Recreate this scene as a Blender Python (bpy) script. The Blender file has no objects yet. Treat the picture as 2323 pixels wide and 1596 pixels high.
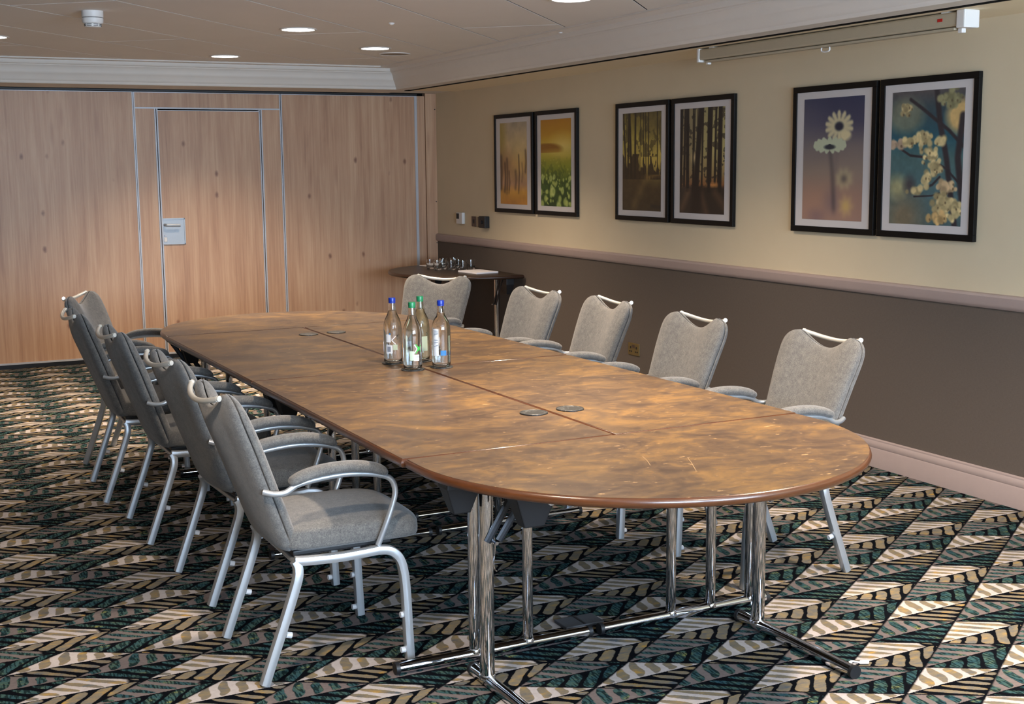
import bpy, bmesh, math, random
import numpy as np
from mathutils import Vector, Matrix
random.seed(7)
C = bpy.context.scene.collection
SC = bpy.context.scene

# ------------------------------------------------------------------ camera
cam = bpy.data.cameras.new('camera'); co = bpy.data.objects.new('camera', cam); C.objects.link(co)
co.matrix_world = Matrix(((0.89815854, 0.07086197, -0.43392374, -4.686404),
                          (-0.43957122, 0.12362132, -0.88966, -11.155041),
                          (-0.00940084, 0.98979612, 0.14218043, 1.6), (0, 0, 0, 1)))
cam.sensor_width = 36; cam.sensor_fit = 'HORIZONTAL'; cam.lens = 45.4876
cam.clip_start = 0.05; cam.clip_end = 100
SC.camera = co
# ------------------------------------------------------------------ world, exposure
SC.view_settings.view_transform = 'Standard'; SC.view_settings.look = 'None'
SC.view_settings.gamma = 1; SC.view_settings.use_curve_mapping = False
SC.view_settings.exposure = 0.5
wd = bpy.data.worlds.new('world'); SC.world = wd; wd.use_nodes = True
wb = wd.node_tree.nodes['Background']; wb.inputs[0].default_value = (0.62, 0.78, 1.0, 1); wb.inputs[1].default_value = 1.0
# daylight entering through the windows behind the camera
NEAR_W = 300
def area_light(name, loc, rot, sx, sy, energy, col):
    l = bpy.data.lights.new(name, 'AREA'); l.shape = 'RECTANGLE'; l.size = sx; l.size_y = sy; l.energy = energy; l.color = col
    o = bpy.data.objects.new(name, l); C.objects.link(o); o.location = loc; o.rotation_euler = rot; return o
for wx in (-3.6, -1.4):
    area_light('daylight', (wx, -12.75, 1.55), (math.radians(90), 0, 0), 1.9, 1.3, 245, (0.62, 0.79, 1.0))
LAMP_W = 215; LAMP_C = (1.0, 0.80, 0.61)
CEIL = 2.43

# ------------------------------------------------------------------ helpers
class MB:
    def __init__(s): s.v = []; s.f = []; s.m = []; s.cur = 0
    def add(s, vs, fs):
        b = len(s.v); s.v += [tuple(v) for v in vs]; s.f += [tuple(i + b for i in f) for f in fs]; s.m += [s.cur] * len(fs)
    def box(s, x0, x1, y0, y1, z0, z1):
        x0, x1 = sorted((x0, x1)); y0, y1 = sorted((y0, y1)); z0, z1 = sorted((z0, z1))
        s.add([(x0, y0, z0), (x1, y0, z0), (x1, y1, z0), (x0, y1, z0), (x0, y0, z1), (x1, y0, z1), (x1, y1, z1), (x0, y1, z1)],
              [(3, 2, 1, 0), (4, 5, 6, 7), (0, 1, 5, 4), (1, 2, 6, 5), (2, 3, 7, 6), (3, 0, 4, 7)])
    def tube(s, pts, rx, ry=None, n=12, power=2.0, up=(0, 0, 1), caps=True, radii=None):
        pts = [Vector(p) for p in pts]; ry = ry or rx; N = len(pts); rings = []
        prev = None
        for i, p in enumerate(pts):
            t = (pts[min(i + 1, N - 1)] - pts[max(i - 1, 0)]).normalized()
            if prev is None:
                u = Vector(up); a = u - t * u.dot(t)
                if a.length < 1e-3: a = Vector((1, 0, 0)) - t * t.x
                a.normalize()
            else:
                a = (prev - t * prev.dot(t)).normalized()
            prev = a; b = t.cross(a)
            k = radii[i] if radii else 1
            ring = []
            for j in range(n):
                th = 2 * math.pi * (j + .5) / n; c, d = math.cos(th), math.sin(th)
                q = (abs(c) ** power + abs(d) ** power) ** (-1 / power)
                ring.append(p + a * (c * q * rx * k) + b * (d * q * ry * k))
            rings.append(ring)
        vs = [v for r in rings for v in r]; fs = []
        for i in range(N - 1):
            for j in range(n):
                j2 = (j + 1) % n; fs.append((i * n + j, i * n + j2, (i + 1) * n + j2, (i + 1) * n + j))
        if caps:
            fs.append(tuple(range(n))[::-1]); fs.append(tuple((N - 1) * n + j for j in range(n)))
        s.add(vs, fs)
    def lathe(s, prof, c=(0, 0, 0), n=24, cap0=True, cap1=True):
        vs = []; fs = []
        for r, z in prof:
            for j in range(n):
                th = 2 * math.pi * j / n; vs.append((c[0] + r * math.cos(th), c[1] + r * math.sin(th), c[2] + z))
        for i in range(len(prof) - 1):
            for j in range(n):
                j2 = (j + 1) % n; fs.append((i * n + j, i * n + j2, (i + 1) * n + j2, (i + 1) * n + j))
        if cap0: fs.append(tuple(range(n))[::-1])
        if cap1: fs.append(tuple((len(prof) - 1) * n + j for j in range(n)))
        s.add(vs, fs)
    def prism(s, poly, z0, z1):
        n = len(poly)
        s.add([(x, y, z0) for x, y in poly] + [(x, y, z1) for x, y in poly],
              [tuple(range(n))[::-1], tuple(range(n, 2 * n))] + [(i, (i + 1) % n, n + (i + 1) % n, n + i) for i in range(n)])
    def ring(s, poly, prof):
        # poly: CCW outline; prof: closed (offset outward, z)
        n = len(poly); m = len(prof); vs = []
        for i in range(n):
            a, b, c = Vector(poly[i - 1]), Vector(poly[i]), Vector(poly[(i + 1) % n])
            d1 = (b - a).normalized(); d2 = (c - b).normalized()
            n1 = Vector((d1.y, -d1.x)); n2 = Vector((d2.y, -d2.x)); nn = (n1 + n2); nn = nn / max(nn.dot(n1), .3)
            for o, z in prof: vs.append((b.x + nn.x * o, b.y + nn.y * o, z))
        fs = []
        for i in range(n):
            i2 = (i + 1) % n
            for j in range(m):
                j2 = (j + 1) % m; fs.append((i * m + j, i2 * m + j, i2 * m + j2, i * m + j2))
        s.add(vs, fs)
    def build(s, name, mats, parent=None, smooth=None, bevel=0, seg=2, fix=True):
        me = bpy.data.meshes.new(name); me.from_pydata(s.v, [], s.f)
        mats = mats if isinstance(mats, (list, tuple)) else [mats]
        for m in mats: me.materials.append(m)
        if len(mats) > 1: me.polygons.foreach_set('material_index', s.m)
        if fix or bevel:
            bm = bmesh.new(); bm.from_mesh(me)
            if bevel:
                es = [e for e in bm.edges if len(e.link_faces) == 2 and e.calc_face_angle(0) > .5]
                bmesh.ops.bevel(bm, geom=es, offset=bevel, segments=seg, profile=.6, affect='EDGES')
            bmesh.ops.recalc_face_normals(bm, faces=bm.faces[:]); bm.to_mesh(me); bm.free()
        if smooth is not None:
            me.polygons.foreach_set('use_smooth', [True] * len(me.polygons))
            try: me.set_sharp_from_angle(angle=math.radians(smooth))
            except Exception: pass
        me.update()
        o = bpy.data.objects.new(name, me); C.objects.link(o)
        if parent: o.parent = parent
        return o
def tag(o, label=None, cat=None, group=None, kind=None):
    if label: o['label'] = label
    if cat: o['category'] = cat
    if group: o['group'] = group
    if kind: o['kind'] = kind
    return o
def empty(name, loc=(0, 0, 0), rz=0, **k):
    o = bpy.data.objects.new(name, None); C.objects.link(o); o.location = loc; o.rotation_euler = (0, 0, rz)
    o.empty_display_size = .1; tag(o, **k); return o
def copy_tree(o, parent=None):
    c = o.copy(); C.objects.link(c); c.parent = parent
    for ch in list(o.children): copy_tree(ch, c)
    return c
def catmull(pts, k=5):
    P = [Vector(p) for p in pts]; out = []
    for i in range(len(P) - 1):
        p0, p1, p2, p3 = P[max(i - 1, 0)], P[i], P[i + 1], P[min(i + 2, len(P) - 1)]
        for j in range(k):
            t = j / k
            out.append(.5 * ((2 * p1) + (p2 - p0) * t + (2 * p0 - 5 * p1 + 4 * p2 - p3) * t * t + (3 * p1 - p0 - 3 * p2 + p3) * t ** 3))
    out.append(P[-1]); return out

# ------------------------------------------------------------------ materials
def srgb(r, g, b):
    f = lambda c: (c / 255 / 12.92) if c / 255 <= .04045 else ((c / 255 + .055) / 1.055) ** 2.4
    return (f(r), f(g), f(b), 1)
class NT:
    def __init__(s, name):
        s.mat = bpy.data.materials.new(name); s.mat.use_nodes = True; s.t = s.mat.node_tree; s.n = s.t.nodes; s.l = s.t.links
        s.b = s.n['Principled BSDF']
    def new(s, ty, **k):
        n = s.n.new(ty)
        for a, v in k.items(): setattr(n, a, v)
        return n
    def put(s, sock, v):
        if isinstance(v, V): s.l.new(v.s, sock)
        elif hasattr(v, 'is_output'): s.l.new(v, sock)
        else: sock.default_value = v
    def math(s, op, *a):
        n = s.new('ShaderNodeMath', operation=op)
        for i, v in enumerate(a): s.put(n.inputs[i], v)
        return V(s, n.outputs[0])
    def mix(s, f, a, b):
        n = s.new('ShaderNodeMix', data_type='RGBA'); s.put(n.inputs[0], f); s.put(n.inputs[6], a); s.put(n.inputs[7], b); return n.outputs[2]
    def noise(s, vec, scale, detail=3, rough=.55, dist=0, out='Fac'):
        n = s.new('ShaderNodeTexNoise'); s.put(n.inputs['Vector'], vec); n.inputs['Scale'].default_value = scale
        n.inputs['Detail'].default_value = detail; n.inputs['Roughness'].default_value = rough; n.inputs['Distortion'].default_value = dist
        o = n.outputs[out]; return V(s, o) if out == 'Fac' else o
    def mapping(s, vec, scale=(1, 1, 1), rot=(0, 0, 0), loc=(0, 0, 0)):
        n = s.new('ShaderNodeMapping'); s.put(n.inputs[0], vec); n.inputs['Scale'].default_value = scale
        n.inputs['Rotation'].default_value = rot; n.inputs['Location'].default_value = loc; return n.outputs[0]
    def ramp(s, f, stops):
        n = s.new('ShaderNodeValToRGB'); s.put(n.inputs[0], f); e = n.color_ramp.elements
        while len(e) < len(stops): e.new(.5)
        for i, (p, c) in enumerate(stops): e[i].position = p; e[i].color = c
        return n.outputs[0]
    def smooth(s, x, a, b):
        n = s.new('ShaderNodeMapRange', interpolation_type='SMOOTHSTEP'); s.put(n.inputs[0], x)
        n.inputs[1].default_value = a; n.inputs[2].default_value = b; n.inputs[3].default_value = 0; n.inputs[4].default_value = 1
        return V(s, n.outputs[0])
    def bump(s, h, strength=.3, dist=.002):
        n = s.new('ShaderNodeBump'); n.inputs['Strength'].default_value = strength; n.inputs['Distance'].default_value = dist
        s.put(n.inputs['Height'], h); s.l.new(n.outputs[0], s.b.inputs['Normal'])
    def coord(s, which='Object'):
        return s.new('ShaderNodeTexCoord').outputs[which]
    def set(s, **k):
        m = dict(color='Base Color', rough='Roughness', metal='Metallic', spec='Specular IOR Level', trans='Transmission Weight',
                 ior='IOR', sheen='Sheen Weight', coat='Coat Weight', coat_r='Coat Roughness', emit='Emission Color', emit_s='Emission Strength')
        for a, v in k.items(): s.put(s.b.inputs[m[a]], v)
        return s
class V:
    def __init__(s, t, o): s.t = t; s.s = o
    def __add__(s, o): return s.t.math('ADD', s, o)
    __radd__ = __add__
    def __sub__(s, o): return s.t.math('SUBTRACT', s, o)
    def __rsub__(s, o): return s.t.math('SUBTRACT', o, s)
    def __mul__(s, o): return s.t.math('MULTIPLY', s, o)
    __rmul__ = __mul__
    def __truediv__(s, o): return s.t.math('DIVIDE', s, o)
    def abs(s): return s.t.math('ABSOLUTE', s)
    def floor(s): return s.t.math('FLOOR', s)
    def fract(s): return s.t.math('FRACT', s)
    def gt(s, o): return s.t.math('GREATER_THAN', s, o)
    def lt(s, o): return s.t.math('LESS_THAN', s, o)
    def mod(s, o): return s.t.math('FLOORED_MODULO', s, o)
    def max(s, o): return s.t.math('MAXIMUM', s, o)
    def min(s, o): return s.t.math('MINIMUM', s, o)
    def sqrt(s): return s.t.math('SQRT', s)
def simple(name, col, rough=.5, metal=0, var=0, scale=40, bump=0, spec=.5, bscale=None):
    t = NT(name); co_ = t.coord()
    if var:
        n = t.noise(co_, scale); k1 = tuple(c * (1 - var) for c in col[:3]) + (1,); k2 = tuple(min(1, c * (1 + var)) for c in col[:3]) + (1,)
        t.set(color=t.mix(n, k1, k2))
    else: t.set(color=col)
    t.set(rough=rough, metal=metal, spec=spec)
    if bump: t.bump(t.noise(co_, bscale or scale * 3), bump, .001)
    return t.mat

M = {}
M['ceiling'] = simple('ceiling_paint', srgb(236, 232, 228), .85, var=.03, scale=3, bump=.1, bscale=180)
M['soffit'] = simple('soffit_paint', srgb(238, 222, 190), .85, var=.03, scale=3)
M['gap'] = simple('dark_gap', srgb(12, 11, 11), .9, spec=.1)
M['cornice'] = simple('cornice_paint', srgb(222, 216, 208), .6, var=.03, scale=8)
M['trim'] = simple('mauve_trim_paint', srgb(166, 148, 142), .42, var=.04, scale=20)
M['alu'] = simple('aluminium_strip', srgb(188, 190, 196), .45, metal=.15, var=.05)
M['frame'] = simple('black_frame_wood', srgb(10, 9, 9), .5, spec=.25)
M['mat'] = simple('mount_card', srgb(206, 200, 198), .8)
M['white'] = simple('white_plastic', srgb(225, 222, 218), .45)
M['housing'] = simple('screen_housing_paint', srgb(182, 170, 146), .5, var=.03)
M['black'] = simple('black_plastic', srgb(20, 21, 24), .5, var=.1)
M['dark_metal'] = simple('dark_grey_metal', srgb(48, 50, 54), .42, metal=.6, var=.08)
M['chrome'] = simple('chrome', (.62, .64, .68, 1), .07, metal=1)
M['chair_alu'] = simple('satin_silver_tube', srgb(196, 202, 208), .34, metal=.75, var=.03, scale=30)
M['rail_alu'] = simple('pale_silver_rail', srgb(226, 224, 216), .35, metal=.45)
M['paper'] = simple('paper', srgb(235, 232, 235), .8)
M['coaster'] = None
t = NT('table_edge_wood'); c_ = t.coord(); n = t.noise(t.mapping(c_, (6, 6, 60)), 3)
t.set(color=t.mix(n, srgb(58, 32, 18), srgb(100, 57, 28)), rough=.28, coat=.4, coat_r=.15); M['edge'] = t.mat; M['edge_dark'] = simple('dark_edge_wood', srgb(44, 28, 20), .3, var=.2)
# mottled rusty brown laminate
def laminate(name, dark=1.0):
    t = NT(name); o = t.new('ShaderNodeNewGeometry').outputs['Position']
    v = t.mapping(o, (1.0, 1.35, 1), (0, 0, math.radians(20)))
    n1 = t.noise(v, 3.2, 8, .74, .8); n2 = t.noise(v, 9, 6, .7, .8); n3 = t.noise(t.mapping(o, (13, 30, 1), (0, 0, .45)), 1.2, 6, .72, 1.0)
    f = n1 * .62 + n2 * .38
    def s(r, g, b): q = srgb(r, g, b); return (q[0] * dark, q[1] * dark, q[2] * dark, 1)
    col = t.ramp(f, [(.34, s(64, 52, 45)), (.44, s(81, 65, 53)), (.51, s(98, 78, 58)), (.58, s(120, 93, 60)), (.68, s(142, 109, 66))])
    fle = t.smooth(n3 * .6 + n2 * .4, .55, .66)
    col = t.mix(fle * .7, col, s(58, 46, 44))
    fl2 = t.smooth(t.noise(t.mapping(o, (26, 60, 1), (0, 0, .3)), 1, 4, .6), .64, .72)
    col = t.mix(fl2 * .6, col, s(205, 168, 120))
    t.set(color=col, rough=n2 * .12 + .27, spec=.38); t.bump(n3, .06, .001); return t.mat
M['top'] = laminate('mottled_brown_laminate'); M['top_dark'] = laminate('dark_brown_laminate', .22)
# chair fabric: felted grey wool
t = NT('grey_felt_fabric'); c_ = t.coord(); n1 = t.noise(c_, 260, 3, .6); n2 = t.noise(c_, 45, 4, .7)
f = n1 * .6 + n2 * .4
t.set(color=t.ramp(f, [(.3, srgb(68, 67, 67)), (.5, srgb(98, 97, 95)), (.7, srgb(124, 121, 116))]), rough=.95, spec=.2, sheen=.25)
t.bump(n1, .35, .0012); M['felt'] = t.mat
t = NT('clear_bumper_plastic'); t.set(color=(.95, .97, 1, 1), rough=.12, trans=.6, ior=1.45); M['clear'] = t.mat
t = NT('coaster_slate'); c_ = t.coord(); n1 = t.noise(c_, 60, 3); n2 = t.noise(c_, 14, 2)
r_ = t.new('ShaderNodeTexWave', wave_type='RINGS'); r_.inputs['Scale'].default_value = 18; r_.inputs['Distortion'].default_value = 9; r_.inputs['Detail Scale'].default_value = 3
t.l.new(c_, r_.inputs['Vector'])
t.set(color=t.mix(t.smooth(V(t, r_.outputs['Fac']) * n2, .42, .5) * .7, srgb(34, 36, 37), srgb(92, 94, 92)), rough=.45); M['coaster'] = t.mat
# walls
t = NT('cream_wallpaper'); o = t.new('ShaderNodeNewGeometry').outputs['Position']; n1 = t.noise(o, 3, 3); n2 = t.noise(o, 220, 2)
t.set(color=t.mix(n1, srgb(206, 190, 160), srgb(216, 200, 170)), rough=.85); t.bump(n2, .15, .0008); M['cream'] = t.mat
t = NT('taupe_wall_fabric'); o = t.new('ShaderNodeNewGeometry').outputs['Position']
n1 = t.noise(t.mapping(o, (1, 400, 60)), 1, 2); n2 = t.noise(t.mapping(o, (1, 60, 400)), 1, 2); f = n1 * .5 + n2 * .5
t.set(color=t.mix(f, srgb(82, 73, 66), srgb(108, 97, 88)), rough=.95, spec=.2); t.bump(f, .25, .001); M['taupe'] = t.mat
# partition laminate: pale knotty pine, vertical grain
t = NT('knotty_pine_laminate'); o = t.new('ShaderNodeNewGeometry').outputs['Position']
g1 = t.noise(t.mapping(o, (9, 9, .8)), 1.0, 4, .6, .6); g2 = t.noise(t.mapping(o, (70, 70, 1.2)), 1, 4, .7, .3)
g = g1 * .55 + g2 * .45
col = t.ramp(g, [(.34, srgb(168, 129, 102)), (.45, srgb(188, 148, 118)), (.56, srgb(200, 162, 131)), (.68, srgb(211, 176, 144))])
vo = t.new('ShaderNodeTexVoronoi', feature='F1'); t.l.new(t.mapping(o, (5.2, 0, 3.1)), vo.inputs['Vector']); vo.inputs['Scale'].default_value = 1; vo.inputs['Randomness'].default_value = 1
d = V(t, vo.outputs['Distance']) + (t.noise(o, 30, 2) - .5) * .06
rnd = t.new('ShaderNodeSeparateColor'); t.l.new(vo.outputs['Color'], rnd.inputs[0])
has = V(t, rnd.outputs[0]).gt(.12)
kn = (1 - t.smooth(d, .02, .12)) * has
col = t.mix(kn * .85, col, srgb(116, 76, 60))
vs_ = t.new('ShaderNodeTexVoronoi', feature='F1'); t.l.new(t.mapping(o, (7, 0, 1.0), loc=(3, 0, 1)), vs_.inputs['Vector']); vs_.inputs['Scale'].default_value = 1
st = (1 - t.smooth(V(t, vs_.outputs['Distance']), .02, .16))
col = t.mix(st * .4, col, srgb(156, 112, 88))
t.set(color=col, rough=.42, spec=.4); M['pine'] = t.mat

# carpet with diamond leaf pattern
t = NT('diamond_leaf_carpet'); o = t.new('ShaderNodeNewGeometry').outputs['Position']
sp = t.new('ShaderNodeSeparateXYZ'); t.l.new(o, sp.inputs[0]); X = V(t, sp.outputs[0]); Y = V(t, sp.outputs[1])
wob1 = t.noise(o, 22, 3, .6) - .5; wob2 = t.noise(t.mapping(o, loc=(5, 3, 0)), 22, 3, .6) - .5
fuz = (t.noise(o, 170, 2, .6) - .5)
cc = (X + 2.5) * 2.6349 - (Y + 7) * 3.896 - 4.4839; rr = (X + 2.5) * -2.3226 - (Y + 7) * 3.9879 + 1.9989
cc = cc + fuz * .03; rr = rr + fuz * .03
ci = cc.floor(); ri = rr.floor(); fc = cc - ci; fr = rr - ri
lu = fc - fr; lv = 1 - (fc + fr)
m = ((ci + ri + 63.5) / 4).fract() * 4
dark = (m / 2).fract().gt(.5); isB = m.gt(2); up = lv.gt(0)
av = lv.abs(); h = av / (1.02 - lu.abs())
h = h + wob1 * .12
fat = 1 - (up - isB).abs()
luw = lu + wob1 * .05 + wob2 * .05
phf = (luw + av * (.42 - up * .64) + 5) * (2.9 + up * .5) + (h * 6.28).t.math('SINE', h * 6.28) * -.09
phn = (luw + av * (up * 1.4 - .70) + 5) * 3.1
ph = phf * fat + phn * (1 - fat)
e = (h - .50) / .45
lens = t.math('MAXIMUM', 1 - e * e * (e * e), 0.0).sqrt()
lenn = t.math('MAXIMUM', 1 - e * e, 0.0).sqrt()
wdt = lens * (.38 - up * .08) * fat + lenn * .30 * (1 - fat)
leaf = t.smooth(wdt - (ph.fract() - .5).abs(), -.02, .04) * lu.abs().lt(.86)
hue = t.noise(t.mapping(o, (1, 1, 1)), 16, 3, .6); hue2 = t.noise(t.mapping(o, (14, 40, 1), (0, 0, .6)), 1.2, 3, .6)
light_leaf = t.ramp(hue * .5 + hue2 * .5, [(.34, srgb(86, 94, 100)), (.46, srgb(116, 108, 94)), (.55, srgb(128, 115, 92)), (.68, srgb(172, 136, 66))])
dark_leaf = t.ramp(hue * .5 + hue2 * .5, [(.34, srgb(42, 72, 84)), (.48, srgb(52, 80, 82)), (.58, srgb(72, 92, 80)), (.68, srgb(138, 134, 68))])
hat = t.noise(t.mapping(o, (120, 26, 1), (0, 0, -.9)), 1, 2, .5)
hatch = t.smooth(hat, .47, .54)
dark_leaf = t.mix(hatch * .85, dark_leaf, srgb(16, 28, 30))
cream = t.mix(t.noise(o, 60), srgb(162, 154, 151), srgb(192, 184, 180)); taupe = t.mix(t.noise(o, 60), srgb(96, 87, 86), srgb(122, 112, 109))
ink = srgb(10, 12, 17)
tip = t.smooth(lu + wob1 * .2, .62, .70)
bgup = t.mix(dark, cream, taupe); bgup = t.mix(tip * (1 - up * isB), bgup, ink)
bg = t.mix(up, ink, bgup)
lf = t.mix(dark, light_leaf, dark_leaf)
col = t.mix(leaf, bg, lf)
spine = (1 - t.smooth((lv + wob2 * .05).abs(), .02, .045)) * lu.lt(.7)
col = t.mix(spine * (1 - up), col, ink)
line = (1 - t.smooth(fc.min(fr), .0, .035)) + (1 - t.smooth((1 - fc).min(1 - fr), .0, .03))
col = t.mix(t.math('MINIMUM', line, 1.0), col, ink)
grain = t.noise(o, 420, 2)
col = t.mix(grain * .22, col, srgb(14, 14, 16))
t.set(color=col, rough=1, spec=.02); t.bump(grain, .5, .002); M['carpet'] = t.mat

def emis(name, col, s):
    t = NT(name); t.set(color=(0, 0, 0, 1), emit=col, emit_s=s); return t.mat
M['lamp'] = emis('lamp_diffuser', (1, .96, .9, 1), 9)
t = NT('bottle_glass'); t.set(color=(.97, .99, 1, 1), rough=.02, trans=1, ior=1.45); M['glass'] = t.mat
t = NT('bottle_glass_green'); t.set(color=(.90, .98, .92, 1), rough=.02, trans=1, ior=1.45); M['glass_green'] = t.mat
t = NT('water'); t.set(color=(.98, 1, 1, 1), rough=0, trans=1, ior=1.33); M['water'] = t.mat
M['cap_blue'] = simple('blue_cap', srgb(20, 48, 150), .3); M['cap_green'] = simple('green_cap', srgb(30, 120, 80), .3)
M['print_white'] = simple('label_white', srgb(225, 232, 240), .6); M['print_blue'] = simple('label_blue', srgb(40, 110, 170), .5)
M['print_navy'] = simple('label_navy', srgb(20, 50, 90), .5); M['print_green'] = simple('label_green', srgb(50, 170, 70), .5)
M['print_pale'] = simple('label_pale_green', srgb(176, 196, 178), .6)

# ------------------------------------------------------------------ setting
XL, YN = -9.5, -12.6
TH = math.radians(49.0)
f = MB(); f.box(XL - .1, .1, YN - .1, .1, -.12, 0); tag(f.build('floor', M['carpet']), kind='structure')
# right wall
w = MB(); w.box(0, .14, YN, 0, .93, 2.55); WR = tag(w.build('wall_right', M['cream']), kind='structure')
w = MB(); w.box(-.004, .14, YN, 0, 0, .93); w.build('fabric_panel', M['taupe'], WR)
b = MB(); zz = [(0, 0), (-.022, 0), (-.022, .098), (-.019, .104), (-.022, .110), (-.021, .128), (-.014, .140), (-.014, .147), (-.006, .152), (0, .152)]
def extr_y(mb, prof, y0, y1):
    n = len(prof); mb.add([(x, y0, z) for x, z in prof] + [(x, y1, z) for x, z in prof],
                          [tuple(range(n)), tuple(range(n, 2 * n))[::-1]] + [(i, (i + 1) % n, n + (i + 1) % n, n + i) for i in range(n)])
def extr_x(mb, prof, x0, x1):
    n = len(prof); mb.add([(x0, y, z) for y, z in prof] + [(x1, y, z) for y, z in prof],
                          [tuple(range(n)), tuple(range(n, 2 * n))[::-1]] + [(i, (i + 1) % n, n + (i + 1) % n, n + i) for i in range(n)])
extr_y(b, zz, YN, -.02); tag(b.build('baseboard_right', M['trim'], smooth=30), kind='structure')
b = MB(); extr_y(b, [(0, .916), (-.012, .916), (-.020, .924), (-.026, .936), (-.026, .972), (-.020, .982), (-.010, .986), (0, .986)], YN, -.005)
tag(b.build('trim_1', M['trim'], smooth=30), 'mauve painted dado rail along the right wall', kind='structure')
# far wall = folding partition
w = MB(); w.box(XL, .14, .07, .2, 0, 2.6); WF = tag(w.build('wall_far', M['gap']), kind='structure')
def panel(x0, x1, z0, z1, y=0, name='partition_panel'):
    p = MB(); p.box(x0, x1, y, .07, z0, z1); return p.build(name, M['pine'], WF)
def strip(x0, x1, z0, z1, y=-.006, name='aluminium_strip', mat='alu'):
    p = MB(); p.box(x0, x1, y, .03, z0, z1); return p.build(name, M[mat], WF)
ZT = 2.238
panel(-9.45, -7.68, .035, ZT); panel(-7.65, -6.46, .035, ZT); panel(-6.43, -5.24, .035, ZT); panel(-5.21, -3.99, .035, ZT); panel(-3.96, -2.722, .035, ZT)
panel(-2.700, -1.475, 2.112, ZT, name='door_header_panel'); panel(-2.700, -2.545, .035, 2.10, name='door_side_panel'); panel(-1.632, -1.475, .035, 2.10, name='door_side_panel')
panel(-1.452, -.215, .035, ZT); panel(-.190, -.11, .035, ZT, .012, 'filler_panel'); panel(-.105, 0, .035, 2.262, .0, 'filler_panel')
for x in (-6.445, -5.225, -3.975): strip(x - .014, x - .002, .03, ZT); strip(x + .002, x + .014, .03, ZT)
strip(-2.722, -2.712, .03, ZT); strip(-2.709, -2.700, .03, ZT)
strip(-1.475, -1.466, .03, ZT); strip(-1.461, -1.452, .03, ZT)
strip(-.215, -.190, .03, ZT)
strip(-2.700, -1.475, 2.100, 2.112)
for a, c2 in ((-3.96, -2.722), (-2.70, -1.475), (-1.452, -.215)): strip(a, c2, ZT - .006, ZT)
strip(-9.45, -5.24, .035, .05); strip(-5.21, -2.722, .035, .05); strip(-1.452, 0, .035, .05); strip(-2.700, -2.545, .035, .05); strip(-1.632, -1.475, .035, .05)
p = MB(); p.box(XL, 0, -.004, .05, 0, .033); p.build('floor_seal', M['dark_metal'], WF)
p = MB(); p.box(XL, -.19, -.012, .07, ZT + .004, 2.256); p.build('ceiling_track', M['black'], WF)
for z in (.9, 1.28, 2.12):
    q = MB(); q.lathe([(.005, 0), (.005, .003)], n=10); o = q.build('screw_cap', M['black'], WF); o.location = (-.013, -.001, z); o.rotation_euler = (math.pi / 2, 0, 0)
# the pass door inside the partition
D = empty('door_1', (-2.088, 0, 0)); tag(D, kind='structure')
def dpart(name, x0, x1, y0, y1, z0, z1, mat, par=D, bev=0):
    q = MB(); q.box(x0 + 2.088, x1 + 2.088, y0, y1, z0, z1); return q.build(name, M[mat], par, bevel=bev)
dpart('door_panel', -2.517, -1.659, 0, .06, .035, 2.088, 'pine')
for x0, x1 in ((-2.545, -2.534), (-2.527, -2.517), (-1.659, -1.650), (-1.643, -1.632)):
    dpart('door_edge_strip', x0, x1, -.007, .05, .03, 2.10, 'alu')
dpart('door_edge_strip', -2.517, -1.659, -.007, .05, 2.084, 2.090, 'alu'); dpart('door_edge_strip', -2.517, -1.659, -.007, .05, .035, .05, 'alu')
M['grey_plate'] = simple('grey_handle_plate', srgb(168, 174, 180), .4, metal=.3)
pl = MB(); pl.prism([(-.429, -.004), (-.246, -.004), (-.246, .0), (-.429, .0)], .974, 1.186); hp = pl.build('handle_plate', M['grey_plate'], D)
for (x0, x1, z0, z1) in ((-.429, -.246, 1.180, 1.190), (-.429, -.246, .970, .978), (-.252, -.243, .970, 1.190)):
    q = MB(); q.box(x0, x1, -.012, .0, z0, z1); q.build('plate_rim', M['grey_plate'], hp)
q = MB(); q.tube(catmull([(-.415, -.004, 1.135), (-.412, -.045, 1.135), (-.39, -.055, 1.133), (-.34, -.055, 1.131), (-.292, -.052, 1.130)]), .012, .008, n=10); q.build('lever_handle', M['grey_plate'], hp, smooth=40)
q = MB(); q.lathe([(.009, 0), (.009, .008)], n=12); o = q.build('keyhole', M['alu'], hp); o.location = (-.412, -.004, 1.045); o.rotation_euler = (math.pi / 2, 0, 0)
q = MB(); q.box(-.424, -.398, -.010, -.003, .992, 1.030); q.build('thumb_turn', M['white'], hp, bevel=.003)
# left and near walls (outside the picture), with windows behind the camera
w = MB(); w.box(XL - .14, XL, YN, .1, 0, 2.6); tag(w.build('wall_left', M['taupe']), kind='structure')
w = MB()
wins = [-3.6, -1.4]
xs = XL
for wx in wins:
    w.box(xs, wx - .95, YN - .14, YN, 0, 2.6); xs = wx + .95
    w.box(wx - .95, wx + .95, YN - .14, YN, 0, .9); w.box(wx - .95, wx + .95, YN - .14, YN, 2.2, 2.6)
w.box(xs, .14, YN - .14, YN, 0, 2.6)
tag(w.build('wall_near', M['cream']), kind='structure')
t = NT('window_glass'); tr = t.new('ShaderNodeBsdfTransparent'); gl = t.new('ShaderNodeBsdfGlossy'); gl.inputs['Roughness'].default_value = .02
mx = t.new('ShaderNodeMixShader'); mx.inputs[0].default_value = .06; t.l.new(tr.outputs[0], mx.inputs[1]); t.l.new(gl.outputs[0], mx.inputs[2])
t.l.new(mx.outputs[0], t.n['Material Output'].inputs[0]); M['pane'] = t.mat
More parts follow.
